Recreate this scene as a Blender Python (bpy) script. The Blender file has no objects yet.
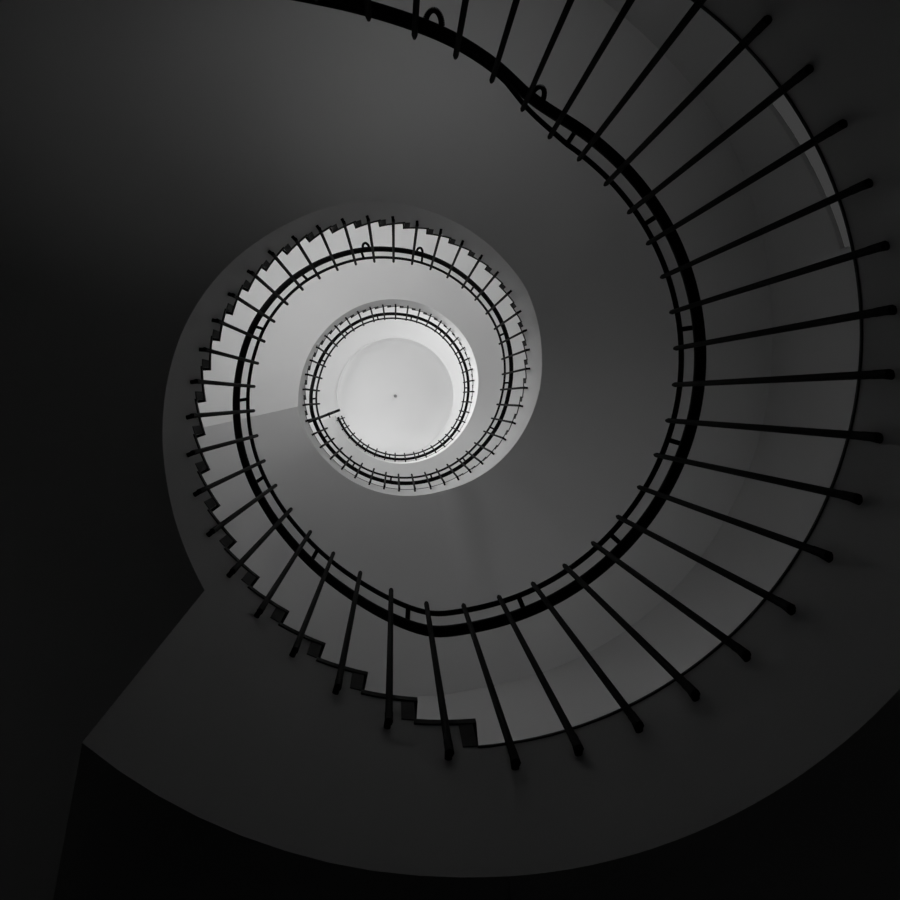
import bpy, math, random
from math import sin, cos, pi, radians, degrees, atan2, hypot, sqrt

# ------------------------------------------------------------------ basics
S = bpy.context.scene
COL = S.collection
ZO = 1.5                      # eye height of the camera above the ground floor
RIN, ROUT = 1.0, 2.76         # open well / round wall of the stair tower
PITCH = 360.0 / 42            # one baluster and one step every 1/42 turn
VT = S.view_settings
S.display_settings.display_device = 'sRGB'
VT.view_transform = 'Standard'; VT.look = 'None'; VT.gamma = 1; VT.exposure = 0.0
VT.use_curve_mapping = False
S.cycles.max_bounces = 16
S.cycles.diffuse_bounces = 8

def lerp(tab, x):
    if x <= tab[0][0]: return tab[0][1]
    for (x0, y0), (x1, y1) in zip(tab, tab[1:]):
        if x <= x1: return y0 + (y1 - y0) * (x - x0) / (x1 - x0)
    return tab[-1][1]

def smooth(tab, lo, hi, w=7.0, step=2.0):
    """resample a table and soften its corners"""
    out = []; x = lo
    while x <= hi + 1e-6:
        s = 0; n = 0
        for i in range(-4, 5):
            k = 1 - abs(i) / 5
            s += k * lerp(tab, x + w * i / 4); n += k
        out.append((x, s / n)); x += step
    return out

def drift(z):                 # the old tower is a few centimetres out of plumb
    k = min(max((z - 6) / 5, 0), 1.2)
    return -.030 * k, .040 * k

def P(th, r, z, zref=None):
    dx, dy = drift(z if zref is None else zref)
    a = radians(th)
    return (r * cos(a) + dx, r * sin(a) + dy, z + ZO)

# ------------------------------------------------------------------ materials
def mat(name, col, rough=.8, var=.06, scale=6.0, bump=0.0, spec=.3, metal=0.0):
    m = bpy.data.materials.new(name); m.use_nodes = True
    nt = m.node_tree; b = nt.nodes['Principled BSDF']
    b.inputs['Roughness'].default_value = rough
    b.inputs['Metallic'].default_value = metal
    b.inputs['Specular IOR Level'].default_value = spec
    tc = nt.nodes.new('ShaderNodeTexCoord')
    n = nt.nodes.new('ShaderNodeTexNoise'); n.inputs['Scale'].default_value = scale
    n.inputs['Detail'].default_value = 5
    nt.links.new(tc.outputs['Object'], n.inputs['Vector'])
    r = nt.nodes.new('ShaderNodeValToRGB')
    r.color_ramp.elements[0].position = .3; r.color_ramp.elements[1].position = .7
    r.color_ramp.elements[0].color = [max(0, c * (1 - var)) for c in col] + [1]
    r.color_ramp.elements[1].color = [min(1, c * (1 + var)) for c in col] + [1]
    nt.links.new(n.outputs['Fac'], r.inputs['Fac'])
    nt.links.new(r.outputs['Color'], b.inputs['Base Color'])
    if bump:
        bp = nt.nodes.new('ShaderNodeBump'); bp.inputs['Strength'].default_value = bump
        bp.inputs['Distance'].default_value = .01
        nt.links.new(n.outputs['Fac'], bp.inputs['Height'])
        nt.links.new(bp.outputs['Normal'], b.inputs['Normal'])
    return m

def g(v): return (v, v, v)
PLASTER = mat('white_plaster', g(.70), .9, .02, 1.2, spec=.1)
WALLPL = mat('wall_plaster', g(.62), .9, .03, 1.0, spec=.1)
CEIL = mat('ceiling_plaster', g(.80), .9, .01, 1.0, spec=.1)
WOOD = mat('dark_oak', g(.012), .7, .3, 14, spec=.1)
RAILW = mat('black_stained_wood', g(.003), .6, .3, 20, spec=.05)
IRON = mat('black_iron', g(.0035), .7, .2, 30, spec=.04)
IRONR = mat('iron_tube', g(.004), .6, .2, 30, spec=.06)
STONE = mat('grey_floor_stone', g(.22), .7, .2, 4)
BOUNCE = mat('pale_bounce_floor', g(.48), .6, .08, 3, spec=.2)
FRAME = mat('window_frame_paint', g(.55), .6, .03, 4)
GREYM = mat('grey_rosette_metal', g(.28), .5, .1, 10)

def glow(name, strength):
    m = bpy.data.materials.new(name); m.use_nodes = True
    nt = m.node_tree; nt.nodes.remove(nt.nodes['Principled BSDF'])
    e = nt.nodes.new('ShaderNodeEmission'); e.inputs['Strength'].default_value = strength
    e.inputs['Color'].default_value = (1, 1, 1, 1)
    nt.links.new(e.outputs[0], nt.nodes['Material Output'].inputs['Surface'])
    return m

# ------------------------------------------------------------------ mesh builder
class MB:
    def __init__(s): s.v = []; s.f = []; s.sm = []
    def face(s, pts, smooth=False):
        i = len(s.v); s.v += [tuple(p) for p in pts]
        s.f.append(tuple(range(i, i + len(pts)))); s.sm.append(smooth)
    def grid(s, rows, smooth=True, flip=False, close=False):
        i = len(s.v); n = len(rows[0]); m = len(rows)
        for r in rows: s.v += [tuple(p) for p in r]
        for a in range(m - 1):
            for b in range(n if close else n - 1):
                c = (b + 1) % n
                q = (i + a * n + b, i + a * n + c, i + (a + 1) * n + c, i + (a + 1) * n + b)
                s.f.append(q[::-1] if flip else q); s.sm.append(smooth)
    def ring(s, pts):
        i = len(s.v); s.v += [tuple(p) for p in pts]
        s.f.append(tuple(range(i, i + len(pts)))); s.sm.append(False)
    def sweep(s, path, prof, closed_ends=True):
        """path = list of (origin, radial unit, up unit); prof = list of (a, b)"""
        rows = [[tuple(o[k] + a * e[k] + b * u[k] for k in range(3)) for a, b in prof] for o, e, u in path]
        s.grid(rows, True, close=True)
        if closed_ends: s.ring(rows[0]); s.ring(rows[-1])
    def tube(s, p, q, r, n=10, r2=None):
        d = [q[k] - p[k] for k in range(3)]; L = sqrt(sum(x * x for x in d)); d = [x / L for x in d]
        h = (0, 0, 1) if abs(d[2]) < .9 else (1, 0, 0)
        e = [d[1]*h[2]-d[2]*h[1], d[2]*h[0]-d[0]*h[2], d[0]*h[1]-d[1]*h[0]]
        l = sqrt(sum(x*x for x in e)); e = [x/l for x in e]
        u = [d[1]*e[2]-d[2]*e[1], d[2]*e[0]-d[0]*e[2], d[0]*e[1]-d[1]*e[0]]
        pr = [(cos(2*pi*i/n), sin(2*pi*i/n)) for i in range(n)]
        rr = r if r2 is None else r2
        rows = [[tuple(o[k] + R*(a*e[k] + b*u[k]) for k in range(3)) for a, b in pr] for o, R in ((p, r), (q, rr))]
        s.grid(rows, True, close=True); s.ring(rows[0]); s.ring(rows[1])
    def build(s, name, m, parent=None, weld=False):
        me = bpy.data.meshes.new(name); me.from_pydata(s.v, [], s.f)
        me.polygons.foreach_set('use_smooth', s.sm)
        me.materials.append(m); me.validate(); me.update()
        import bmesh
        bm = bmesh.new(); bm.from_mesh(me)
        bmesh.ops.recalc_face_normals(bm, faces=bm.faces); bm.to_mesh(me); bm.free()
        o = bpy.data.objects.new(name, me); COL.objects.link(o)
        if parent is not None:
            o.parent = parent
            o.matrix_parent_inverse = parent.matrix_world.inverted()
        return o

def thing(name, label, cat, loc=(0, 0, 0), group=None):
    o = bpy.data.objects.new(name, None); COL.objects.link(o)
    o.location = loc; o.empty_display_size = .2
    o['label'] = label; o['category'] = cat
    if group: o['group'] = group
    bpy.context.view_layer.update()
    return o

def struct(o, label, cat):
    o['kind'] = 'structure'; o['label'] = label; o['category'] = cat; return o

# ------------------------------------------------------------------ measured profile of the stair
F1, F2, F3 = 1.90, 7.42, 11.12          # landing floors (camera-relative heights)
A0 = 115.7                              # first riser of the lowest flight
AL1 = A0 + 21 * PITCH                   # its last riser  (295.7 = -64.3)
WARP = [(90, 0), (112, -.6), (200, -.7), (235, -.2), (252, 0), (270, 1.2), (287, 3.2), (304, 5), (321, 7), (347, 7.3), (372, 8.6), (390, 10), (398, 9), (415, 6.7), (432, 4.7),
        (450, 4.5), (467, 3.5), (484, 3), (501, 2), (518, .7), (527, .9), (716, 5.3), (900, 5)]
def WT(u):                              # the old winders are not perfectly even
    return u + lerp(WARP, u)
def step_t(kind, k):                    # angle of riser k
    if kind == 0: return A0 + PITCH * k
    if kind == 1: return WT(A1 + PITCH * k)
    return WT(514.3 + 8.0 + PITCH * k)
A1 = 85.7                               # first riser of the main flight
A1E = step_t(1, 38)                     # its last riser
A2 = step_t(2, 0)                       # first riser of the upper flight
A2E = step_t(2, 23)
T1 = [2.054, 2.204, 2.353, 2.502, 2.65, 2.798, 2.947, 3.097, 3.255, 3.415, 3.572, 3.73, 3.888, 4.045, 4.20,
      4.343, 4.506, 4.669, 4.833, 4.998, 5.163, 5.328, 5.492, 5.655, 5.816, 5.975, 6.13, 6.282, 6.428, 6.569,
      6.704, 6.83, 6.94, 7.04, 7.13, 7.21, 7.285, 7.355, F2]
H0 = (F1 + ZO) / 22
T0 = [-ZO + H0 * (k + 1) for k in range(22)]
T2 = [lerp([(0, 7.575), (3, 8.12), (6, 8.68), (9, 9.22), (12, 9.72), (15, 10.19), (18, 10.60), (21, 10.94), (23, F3)], k) for k in range(24)]
B1, B2, B3 = 1.365, 6.90, 10.72         # undersides of the landings
LE1 = [(100, 1.79), (133, 2.325), (138, 2.405), (147, 2.55), (154, 2.67), (162, 2.80), (177, 3.05), (187, 3.22), (196, 3.39),
       (206, 3.59), (219, 3.86), (229, 4.05), (241, 4.24), (255, 4.47), (267, 4.68), (279, 4.90), (293, 5.12), (307, 5.32),
       (322, 5.48), (336, 5.72), (349, 5.92), (358, 6.02), (369, 6.13), (384, 6.30), (396, 6.42),
       (409, 6.57), (434, B2), (600, B2)]
LE2 = [(490, 6.12), (527.5, 7.0), (544, 7.43), (558, 7.74), (573, 8.05), (591, 8.38), (608, 8.65), (624, 8.90), (641, 9.18),
       (657, 9.46), (676, 9.70), (693, 9.95), (711, 10.22), (722, 10.40), (740, 10.60), (755, B3), (900, B3)]
LE0 = [(A0 + PITCH * k, max(-ZO, T0[k] - .62)) for k in range(22)] + [(AL1 + 6, B1), (400, B1)]
LE1s = smooth(LE1, 104, 600, 3); LE2s = smooth(LE2, 527.5, 900, 6); CRE = 527.5; LE0s = smooth(LE0, A0, 400, 4)
b1 = lambda t: lerp([(-60, 1.365), (41, 1.365), (62, 1.375), (92, 1.386), (110, 1.376), (132, 1.352)], t if t < 200 else t - 360)
le1 = lambda t: lerp(LE1s, t)
le2 = lambda t: B2 + .06 * min(max((t - 505) / 22.5, 0), 1) if t < CRE else max(lerp(LE2s, t), B2 + .06)
le0 = lambda t: max(-ZO, lerp(LE0s, t))

# handrail height (one continuous table; angle runs on from the lowest flight: +0)
HRT = [(100, -.62), (116, -.50), (150, .15), (190, .93), (200, 1.12), (210, 1.32), (220, 1.54), (230, 1.78), (240, 2.01), (250, 2.215), (258, 2.36), (264, 2.46), (275, 2.63), (284, 2.79), (291, 2.94), (297, 2.985), (310, 2.995),
       (400, 3.01), (440, 2.995), (449, 2.975), (454, 3.06), (460, 3.19), (468, 3.375), (477, 3.56), (487, 3.76), (499, 3.965),
       (512, 4.165), (527, 4.42), (540, 4.63), (558, 4.89), (578, 5.28), (598, 5.73), (622, 6.25), (640, 6.56), (662, 6.94),
       (687, 7.29), (708, 7.65), (727, 7.97), (739, 8.08), (750, 8.22), (760, 8.33), (771, 8.38), (790, 8.41), (878, 8.43),
       (886, 8.52), (896, 8.75), (905, 9.05), (941, 9.84), (960, 10.18), (992, 10.83), (1011, 11.08), (1036, 11.46),
       (1059, 11.78), (1072, 11.95), (1086, 12.12), (1100, 12.15), (1300, 12.15)]
HRs = smooth(HRT, 104, 1300, 4, 1.5)
hr = lambda t: lerp(HRs, t)

# ------------------------------------------------------------------ steps
def sector(mb, t0, t1, r0, r1, z0, z1, n=4, zref=None, toff=0.0):
    """a block between two angles; toff shifts both ends tangentially (metres)"""
    rs = [r0, r1]
    ths = [t0 + (t1 - t0) * i / n for i in range(n + 1)]
    zr = zref if zref is not None else z1
    def Q(t, r, z): return P(t + degrees(toff / r), r, z, zr)
    mb.grid([[Q(t, r, z1) for r in rs] for t in ths], False)
    mb.grid([[Q(t, r, z0) for r in rs] for t in ths], False)
    for r in rs: mb.grid([[Q(t, r, z) for z in (z0, z1)] for t in ths], True)
    for t in (t0, t1): mb.face([Q(t, r0, z0), Q(t, r1, z0), Q(t, r1, z1), Q(t, r0, z1)])

TT, RT = .026, .036          # tread and riser thickness
def make_steps(root, kind, treads, z_start, last=False):
    for k, z in enumerate(treads):
        t0 = step_t(kind, k); zp = z_start if k == 0 else treads[k - 1]
        top = (k == len(treads) - 1)
        mb = MB(); t1 = step_t(kind, k + 1) if not top else t0 + PITCH * .35
        sector(mb, t0 - .6, t1 + .2, RIN - .005, ROUT - .004, z - TT, z, 4)
        tr = mb.build('tread', WOOD, root)
        # riser: a thin board parallel to the step's front edge
        mb = MB()
        ws = [P(t0, RIN - .003, 0, z), P(t0, ROUT - .004, 0, z)]
        a = radians(t0); tx, ty = -sin(a) * RT, cos(a) * RT
        lo, hi = zp + ZO - .001, z - TT + ZO
        b = [(ws[0][0], ws[0][1]), (ws[1][0], ws[1][1]), (ws[1][0] + tx, ws[1][1] + ty), (ws[0][0] + tx, ws[0][1] + ty)]
        for (p, q) in zip(b, b[1:] + b[:1]): mb.face([(*p, lo), (*q, lo), (*q, hi), (*p, hi)])
        mb.face([(*p, hi) for p in b]); mb.face([(*p, lo) for p in b])
        mb.build('riser', WOOD, tr)

NR = 7
def radii(): return [RIN + (ROUT - RIN) * i / NR for i in range(NR + 1)]

def string_top(mb, kind, treads, bot, nsub=4, t_start=None):
    """the face towards the well and the stepped top under the treads"""
    for k, z in enumerate(treads):
        t0 = step_t(kind, k); t1 = step_t(kind, k + 1); zz = z - TT
        ths = [t0 + (t1 - t0) * i / nsub for i in range(nsub + 1)]
        for R in (RIN, ROUT - .002):
            mb.grid([[P(t, R, bot(t)), P(t, R, max(zz, bot(t) + .01))] for t in ths], True)
        mb.grid([[P(t, RIN, zz), P(t, ROUT - .002, zz)] for t in ths], False)
        zp = treads[k - 1] - TT if k else bot(t0)
        mb.face([P(t0, RIN, zp), P(t0, ROUT - .002, zp), P(t0, ROUT - .002, zz), P(t0, RIN, zz)])

# cut end of the first landing slab: a straight edge running to the wall
def cut_angle(r):
    x0, y0, dx, dy = -.663, .749, -.189, .982
    b = x0 * dx + y0 * dy; c = x0 * x0 + y0 * y0 - r * r
    s = -b + sqrt(max(b * b - c, 0)); return degrees(atan2(y0 + s * dy, x0 + s * dx))

# --- lowest flight, from the ground floor to the first landing
fl0 = thing('spiral_staircase', 'lowest spiral flight climbing to the near landing, mostly outside the top edge', 'staircase', P(A0, 1.9, -ZO))
mb = MB()
ths = [A0 + (AL1 - A0) * i / 60 for i in range(61)]
mb.grid([[P(t, r, le0(t)) for r in radii()] for t in ths], True)
string_top(mb, 0, T0[:-1], le0)
mb.build('stringer', PLASTER, fl0)
make_steps(fl0, 0, T0, -ZO)

# --- main flight, first landing to second
fl1 = thing('spiral_staircase', 'long dark spiral flight of stairs sweeping clockwise from bottom centre around the left', 'staircase', P(A1, 1.9, F1))
mb = MB()
rs = radii(); cuts = [cut_angle(r) for r in rs]
def blend(r, i, n, a, b): return a + (b - a) * i / n
mb.grid([[P(blend(r, i, 10, A1, cuts[j]), r, b1(blend(r, i, 10, A1, cuts[j]))) for j, r in enumerate(rs)] for i in range(11)], True)
cutt = [c + 2.0 for c in cuts]
mb.grid([[P(cuts[j], r, b1(cuts[j])), P(cutt[j], r, le1(max(cutt[j], 104)))] for j, r in enumerate(rs)], False)
NB = 130
mb.grid([[P(blend(r, i, NB, cutt[j], A1E), r, le1(max(blend(r, i, NB, cutt[j], A1E), 104))) for j, r in enumerate(rs)] for i in range(NB + 1)], True)
c0 = cuts[0]; c1 = cutt[0]
# well face: flat-bottomed up to the cut, then along the helix
for k, z in enumerate(T1[:-1]):
    t0 = step_t(1, k); t1 = step_t(1, k + 1); zz = z - TT
    br = [t0, t1]
    br = sorted(br + [c for c in (c0, c1) if t0 < c < t1])
    for s0, s1 in zip(br, br[1:]):
        bot = b1 if s1 <= c0 + 1e-6 else (le1 if s0 >= c1 - 1e-6 else (lambda t: b1(c0) + (le1(c1) - b1(c0)) * (t - c0) / (c1 - c0)))
        q = [s0 + (s1 - s0) * i / 4 for i in range(5)]
        mb.grid([[P(t, RIN, bot(t)), P(t, RIN, zz)] for t in q], True)
        mb.grid([[P(t, ROUT - .002, bot(t) if bot(t) < zz else zz - .01), P(t, ROUT - .002, zz)] for t in q], True)
        mb.grid([[P(t, RIN, zz), P(t, ROUT - .002, zz)] for t in q], False)
    zp = T1[k - 1] - TT if k else B1
    mb.face([P(t0, RIN, zp), P(t0, ROUT - .002, zp), P(t0, ROUT - .002, zz), P(t0, RIN, zz)])
mb.build('stringer', PLASTER, fl1)
make_steps(fl1, 1, T1, F1)

# --- upper flight
fl2 = thing('spiral_staircase', 'small bright upper spiral flight ringing the dome, rising from the left to the top right', 'staircase', P(A2, 1.9, F2))
mb = MB()
mb.grid([[P(t, r, B2 + .06 * min(max((t - 505) / 22.5, 0), 1)) for r in radii()] for t in (A2, (A2 + CRE) / 2, CRE)], True)
ths = [CRE + (A2E - CRE) * i / 100 for i in range(101)]
mb.grid([[P(t, r, le2(t)) for r in radii()] for t in ths], True)
string_top(mb, 2, T2[:-1], le2)
mb.build('stringer', PLASTER, fl2)
make_steps(fl2, 2, T2, F2)

# ------------------------------------------------------------------ landings
def landing(label, t0, t1, top, bot, b0, b1, n=60, TT=.022):
    """slab from t0 to t1; the boards from b0 to b1"""
    root = thing('stair_landing', label, 'landing', P((t0 + t1) / 2, 1.9, top))
    mb = MB(); zt = top - TT
    ths = [t0 + (t1 - t0) * i / n for i in range(n + 1)]
    bf = bot if callable(bot) else (lambda t: bot)
    mb.grid([[P(t, r, bf(t)) for r in radii()] for t in ths], True)
    mb.grid([[P(t, r, zt) for r in radii()] for t in ths], False)
    for R in (RIN, ROUT - .002): mb.grid([[P(t, R, bf(t)), P(t, R, zt)] for t in ths], True)
    for t in (t0, t1): mb.face([P(t, RIN, bf(t)), P(t, ROUT - .002, bf(t)), P(t, ROUT - .002, zt), P(t, RIN, zt)])
    mb.build('slab', PLASTER, root)
    mb = MB(); sector(mb, b0, b1, RIN - .003, RIN + .06, zt, top, n)
    mb.build('edge_nosing', WOOD, root)
    mb = MB(); sector(mb, b0, b1, RIN + .06, ROUT - .004, zt, top, n)
    mb.build('bounce_floor', BOUNCE, root)  # unseen pale top, added to bounce light up onto the soffits
    return root

landing('large dark near landing curving along the right and bottom edges', AL1, A1 + 360, F1, b1, AL1 + PITCH * .4, A1 + 360, 70, .009)
landing('grey middle landing whose underside is the shaded wedge left of the dome', A1E, A2, F2, lambda t: le1(t) if t < 470 else le2(t), A1E + PITCH * .4, A2, 50)
END3 = 159 + 720
landing('topmost landing below the dome with a brightly lit pale edge', A2E, END3, F3, le2, A2E + PITCH * .4, END3, 60)

# ------------------------------------------------------------------ railings
RB, RH, RTB = .966, 1.040, .985
def rtb(t): return lerp([(285, 1.006), (303, .985)], t)             # the guard rail hugs the handrail on the lowest flight
def gz(t): return hr(t) + lerp([(285, -.03), (303, .045), (447, .045), (460, .06), (760, .06), (800, .045)], t)
def tipz(t): return hr(t) + lerp([(250, -.11), (260, -.06), (272, -.035), (291, -.03), (299, .04), (310, .065), (445, .065), (452, .15), (740, .17), (780, .11)], t)
def bal_t(k):                          # angle of baluster k
    if k >= 0: return 360 + WT(90 + PITCH * k)
    if k >= -18: return 450 + 8.39 * k
    return 299 + 8.2 * (k + 18)
def path_pts(t0, t1, R, zf, step=2.0):
    n = max(2, int(round((t1 - t0) / step)))
    out = []
    for i in range(n + 1):
        t = t0 + (t1 - t0) * i / n; a = radians(t)
        out.append((P(t, R(t) if callable(R) else R, zf(t)), (cos(a), sin(a), 0), (0, 0, 1)))
    return out

HPROF = [(-.019, -.014), (-.012, -.018), (.012, -.018), (.019, -.014), (.021, 0), (.019, .012), (.010, .019), (-.010, .019), (-.019, .012), (-.021, 0)]
CPROF = [(.011 * cos(2 * pi * i / 8), .011 * sin(2 * pi * i / 8)) for i in range(8)]

def baluster(root, t, zb, zt):
    mb = MB()
    z0 = P(t, RB, zb); z1 = P(t, RB, zt, zb)
    dx, dy = drift(zb)
    a = radians(t)
    def Q(r, z): return (r * cos(a) + dx, r * sin(a) + dy, z + ZO)
    mb.tube(Q(RB, zb + .05), Q(RB, zt - .02), .0098, 8)
    mb.tube(Q(RB, zt - .02), Q(RB, zt), .0098, 8, .006)
    o = mb.build('baluster', IRON, root)
    mb = MB()
    mb.tube(Q(RB, zb), Q(RB, zb + .06), .0106, 8)
    mb.tube(Q(RB, zb + .045), Q(RIN + .004, zb + .045), .009, 8)
    mb.build('foot', IRON, o)

def railing(label, t0, t1, base_of, ks, group=None):
    root = thing('stair_railing', label, 'railing', P((t0 + t1) / 2, RIN, base_of((t0 + t1) / 2)))
    mb = MB(); mb.sweep(path_pts(t0, t1, RH, hr, 1.5), HPROF); mb.build('handrail', RAILW, root)
    mb = MB(); mb.sweep(path_pts(t0, t1, rtb, gz, 1.5), CPROF); mb.build('guard_rail', IRONR, root)
    for k in ks:
        t = bal_t(k)
        if t0 <= t < t1: baluster(root, t, base_of(t), tipz(t))
    for k in ks:
        t = (bal_t(k) + bal_t(k + 1)) / 2
        if k % 3 == 0 and t0 <= t < t1:
            mb = MB(); z = hr(t)
            mb.tube(P(t, rtb(t), gz(t), z), P(t, RH, z + .012, z), .0095, 8)
            mb.build('rail_stub', IRON, root)
    return root

def rail_loop(root, t, size=1.0):
    """a small bent return standing out from the handrail"""
    mb = MB(); z = hr(t); pts = []
    a = radians(t); w = .034 * size
    for i in range(25):
        f = pi * i / 24
        out = .012 + (.052 * size) * sin(f); s = -w * cos(f)
        p = P(t, RH + out, z - .02 * sin(f), z)
        pts.append((p[0] - sin(a) * s, p[1] + cos(a) * s, p[2]))
    for p, q in zip(pts, pts[1:]): mb.tube(p, q, .010, 8)
    mb.build('rail_loop', IRON, root)

def base0(t): return lerp([(A0, T0[0])] + [(A0 + PITCH * (k + .5), T0[k] - .2) for k in range(22)], t)
def base1(t): return lerp([(360 + (step_t(1, k) + step_t(1, k + 1)) / 2, T1[k] - .26) for k in range(38)], t)
def base2(t): return lerp([(360 + (step_t(2, k) + step_t(2, k + 1)) / 2, T2[k] - .27) for k in range(24)], t)
KS = range(-60, 220)
E0, E1, E2, E3, E4, E5 = 296.5, 447.3, 447.3 + 0, 0, 0, 0
r0 = railing('railing of the lowest flight, dark band crossing the top centre edge', A0, 296, base0, KS)
r1 = railing('near landing railing with long spread balusters on the right', 296, 447.5, lambda t: F1 - .175, KS)
r2 = railing('long spiral railing of the main flight, from bottom centre round the left and top', 447.5, A1E + 366, base1, KS)
r3 = railing('small level railing of the middle landing, below the dome at lower centre', A1E + 366, A2 + 361, lambda t: F2 - .25, KS)
r4 = railing('tiny spiral railing of the upper flight, circling left and above the dome', A2 + 361, A2E + 364, base2, KS)
r5 = railing('tiny top landing railing, thick black arc under the dome', A2E + 364, END3 + 360 - 1, lambda t: F3 - .17, KS)
rail_loop(r0, 270, .8); rail_loop(r0, 292.8, .7); rail_loop(r2, 251 + 360, .7); rail_loop(r2, 274.5 + 360, .7)

# end rail of the top landing, running from the well to the wall
et = END3 + 1.0
er = thing('end_railing', 'short straight dark railing closing the left end of the top landing', 'railing', P(et, 1.9, F3))
mb = MB()
EO = .075
def EP(r, z):                           # the rail runs parallel to the slab's end, a hand's width outside it
    p = P(END3, r, z, 12); b = radians(END3); return (p[0] - sin(b) * EO, p[1] + cos(b) * EO, p[2])
a = radians(END3); tg = (-sin(a), cos(a), 0)
mb.sweep([(EP(r, 12.15), tg, (0, 0, 1)) for r in (.97, 1.4, 2.0, ROUT - .01)], HPROF); mb.build('handrail', RAILW, er)
for i in range(11):
    r = 1.06 + .155 * i
    mb = MB(); mb.tube(EP(r, F3 - .15), EP(r, 12.14), .0098, 8); p = P(END3, r, F3 - .1, 12); mb.tube(EP(r, F3 - .1), p, .008, 6); mb.build('baluster', IRON, er)

# ------------------------------------------------------------------ tower shell
ZTOP = 14.5
mb = MB(); N = 96
def wallpt(t, z, R): return P(t, R, z)
zs = [-ZO + (ZTOP + ZO) * i / 16 for i in range(17)]
mb.grid([[P(360 * i / N, ROUT, z) for z in zs] for i in range(N + 1)], True)
mb.grid([[P(360 * i / N, ROUT + .35, z) for z in (-ZO, ZTOP)] for i in range(N + 1)], True)
for z in (-ZO, ZTOP):
    mb.grid([[P(360 * i / N, R, z) for R in (ROUT, ROUT + .35)] for i in range(N + 1)], False)
struct(mb.build('wall_round', WALLPL), 'tall round plastered tower wall glimpsed behind the right balusters', 'wall')

mb = MB()
mb.grid([[P(360 * i / N, R, -ZO) for R in (.001, 1, ROUT + .35)] for i in range(N + 1)], False)
mb.grid([[P(360 * i / N, R, -ZO - .2) for R in (.001, 1, ROUT + .35)] for i in range(N + 1)], False)
mb.grid([[P(360 * i / N, ROUT + .35, z) for z in (-ZO - .2, -ZO)] for i in range(N + 1)], False)
struct(mb.build('floor', STONE), 'dark stone ground floor of the stair tower', 'floor')

# ceiling: flat ring with a shallow dome in the middle
DX, DY, DR, DH = -.111, .101, 1.061, .62
def cp(t, r, z):
    a = radians(t); return (DX + r * cos(a), DY + r * sin(a), z + ZO)
mb = MB()
mb.grid([[cp(360 * i / N, DR + .03, ZTOP)] + [P(360 * i / N, R, ZTOP) for R in (1.6, ROUT + .35)] for i in range(N + 1)], True)
prof = [(DR + .03, ZTOP), (DR + .03, ZTOP - .012), (DR, ZTOP - .012), (DR, ZTOP + .05), (DR - .012, ZTOP + .06)]
for i in range(1, 15):
    f = pi / 2 * i / 14
    prof.append(((DR - .012) * cos(f) + .0005, ZTOP + .06 + DH * sin(f)))
mb.grid([[cp(360 * i / N, r, z) for r, z in prof] for i in range(N + 1)], True)
mb.grid([[cp(360 * i / N, R, ZTOP + .95) for R in (.001, ROUT + .5)] for i in range(N + 1)], False)
struct(mb.build('ceiling', CEIL), 'pale flat ceiling with a round shallow dome at the top of the well', 'ceiling')
mb = MB()
zt = ZTOP + .06 + DH
for (ra, za), (rb, zb) in zip([(.012, -.07), (.03, -.05), (.03, -.03), (.016, -.02)], [(.03, -.05), (.03, -.03), (.016, -.02), (.016, .002)]):
    mb.grid([[cp(360 * i / 16, R, zt + z) for R, z in ((ra, za), (rb, zb))] for i in range(17)], True)
mb.ring([cp(360 * i / 16, .012, zt - .07) for i in range(16)])
o = mb.build('ceiling_rosette', GREYM); o['label'] = 'tiny dark round rosette at the centre of the dome'; o['category'] = 'rosette'

# ------------------------------------------------------------------ one real window in the round wall; hidden fill panes added
wn = [0]
def window(t, z0, z1, half, strength, label, bars=(2, 3)):
    """curved casement set against the wall: frame, bars, glowing pane and sill"""
    wn[0] += 1
    n = 8; ths = [t - half + 2 * half * i / n for i in range(n + 1)]
    mb = MB()
    def bar(ta, tb, za, zb, ra, rb):
        q = [ta + (tb - ta) * i / 6 for i in range(7)]
        for R in (ra, rb): mb.grid([[P(s, R, za, z0), P(s, R, zb, z0)] for s in q], False)
        for z in (za, zb): mb.grid([[P(s, ra, z, z0), P(s, rb, z, z0)] for s in q], False)
        for s in (ta, tb): mb.face([P(s, ra, za, z0), P(s, rb, za, z0), P(s, rb, zb, z0), P(s, ra, zb, z0)])
    fw = .06 if bars != (1, 1) else .012; fa = degrees(fw / ROUT)
    ra, rb = ROUT - .035, ROUT - .001
    bar(t - half, t - half + fa, z0, z1, ra, rb); bar(t + half - fa, t + half, z0, z1, ra, rb)
    bar(t - half, t + half, z0, z0 + fw, ra, rb); bar(t - half, t + half, z1 - fw, z1, ra, rb)
    for i in range(1, bars[0]):
        s = t - half + 2 * half * i / bars[0]; bar(s - fa / 4, s + fa / 4, z0 + fw, z1 - fw, ra + .008, rb)
    for i in range(1, bars[1]):
        z = z0 + (z1 - z0) * i / bars[1]; bar(t - half + fa, t + half - fa, z - .015, z + .015, ra + .010, rb)
    w = mb.build('window_%d' % wn[0], FRAME); struct(w, label, 'window')
    mb = MB()
    mb.grid([[P(s, ROUT - .012, z0 + .02, z0), P(s, ROUT - .012, z1 - .02, z0)] for s in ths], True)
    mb.build('pane', glow('pane_glow_%d' % wn[0], strength), w)
    return w

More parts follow.
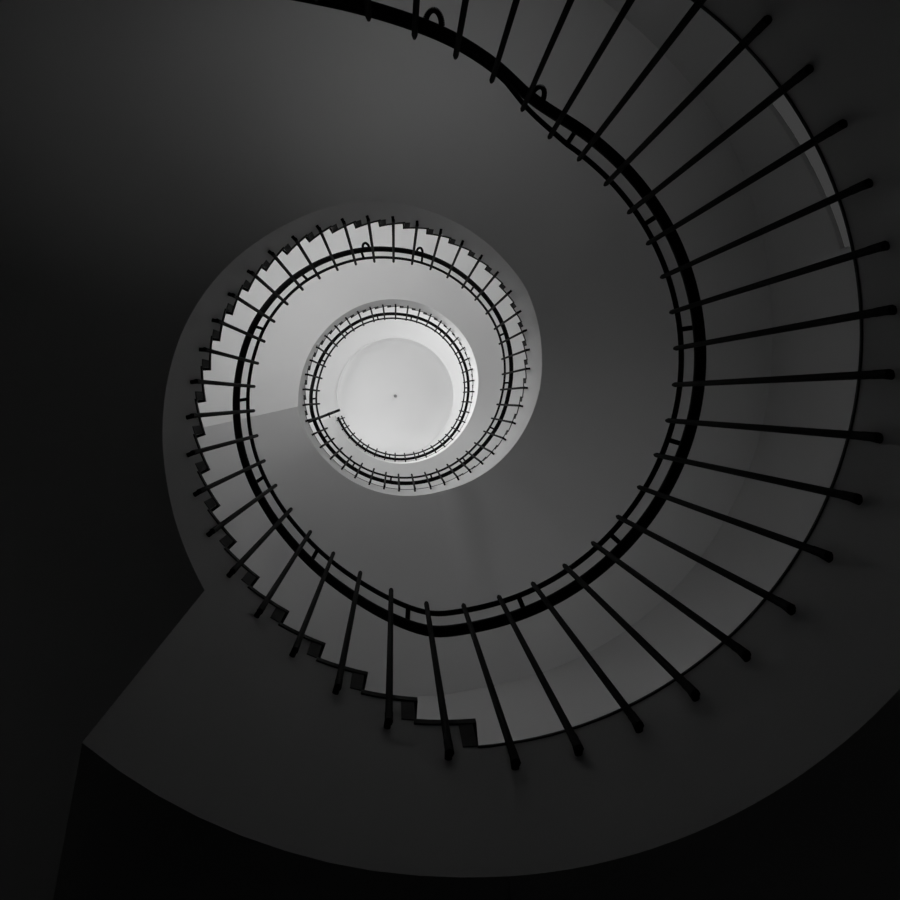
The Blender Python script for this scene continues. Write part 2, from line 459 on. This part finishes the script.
# ------------------------------------------------------------------ unseen fill uplights, added to brighten the soffits
def tread_z(kind, t):
    T = (T0, T1, T2)[kind]
    for k in range(len(T)):
        if t < step_t(kind, k + 1): return T[k]
def uplight(t, r, z, strength, label, h=.145, lens=.095):
    root = thing('fill_uplight', label, 'fill light', P(t, r, z, z), 'small added fill uplights standing on the stairs')
    c = P(t, r, z, z)
    def circ(R, dz, n=20): return [(c[0] + R * cos(2 * pi * i / n), c[1] + R * sin(2 * pi * i / n), c[2] + dz) for i in range(n)]
    mb = MB()
    pr = [(.001, .001), (.095, .001), (.098, .008), (.090, .014), (.088, h - .015), (.094, h - .010), (.094, h), (.082, h), (.080, lens)]
    mb.grid([circ(R, dz) for R, dz in pr], False, close=True)
    mb.build('can', IRON, root)
    mb = MB(); mb.ring(circ(.0799, lens + .001)); mb.ring(circ(.0799, lens - .005)[::-1])
    mb.build('lens', glow('fill_glow', strength), root)
# LIGHTS BEGIN
window(333, 2.75, 4.85, 11.0, .044, 'dim pale window on the near landing, a light sliver at upper right', (1, 1))
window(250, 5.8, 7.6, 10, 2.5, 'added fill light pane over the main flight, hidden behind the stairs at upper left', (3, 3))
window(200, 9.5, 11.5, 11, 26.5, 'tall added fill light pane beside the upper flight, hidden behind the stairs at left', (3, 4))
window(310, 12.0, 13.8, 11, 6.0, 'high added fill light pane above the top landing, hidden at upper right', (3, 4))
window(20, 12.0, 13.8, 11, 6.0, 'high added fill light pane above the top landing, hidden at right', (3, 4))
DEEP, SHALLOW = (.30, .06), (.145, .095)
for kd, t, r, st, sh, lb in (
        (0, 240, 2.0, 46, DEEP, 'added black fill uplight lowest down the lowest flight, out of frame at top left'),
        (0, 150, 2.0, 7, DEEP, 'added black fill uplight at the foot of the lowest flight, out of frame at lower left'),
        (-2, 60, 1.9, 3, DEEP, 'added black fill uplight on the ground floor under the near landing'),
        (0, 270, 1.7, 68, DEEP, 'added black fill uplight on the lowest flight, out of frame at top centre'),
        (0, 285, 1.9, 96, DEEP, 'added black fill uplight on the lowest flight just below the near landing'),
        (-1, 15, 2.0, 34, DEEP, 'added black fill uplight on the near landing, hidden behind its edge at right'),
        (-1, 60, 2.0, 135, DEEP, 'added black fill uplight on the near landing, hidden behind its edge at lower right'),
        (1, 225, 2.0, 475, SHALLOW, 'squat added black fill uplight on the main flight, hidden behind the upper left steps'),
        (1, 300, 2.0, 530, SHALLOW, 'squat added black fill uplight on the main flight, hidden behind the upper right steps')):
    uplight(t, r, F1 if kd == -1 else (-ZO if kd < -1 else tread_z(kd, t)), st, lb, *sh)
# LIGHTS END
# ------------------------------------------------------------------ world and camera
w = bpy.data.worlds.new('night'); S.world = w; w.use_nodes = True
w.node_tree.nodes['Background'].inputs[0].default_value = (.01, .01, .01, 1)
w.node_tree.nodes['Background'].inputs[1].default_value = .2

cam = bpy.data.cameras.new('camera'); co = bpy.data.objects.new('camera', cam); COL.objects.link(co)
co.location = (-.126, .158, ZO)
co.rotation_euler = (pi, 0, 0)
cam.sensor_width = 36; cam.lens = 787 / 900 * 36
cam.shift_x = (450 - 394.5) / 900
cam.shift_y = -(450 - 399.0) / 900
cam.clip_start = .02
S.camera = co
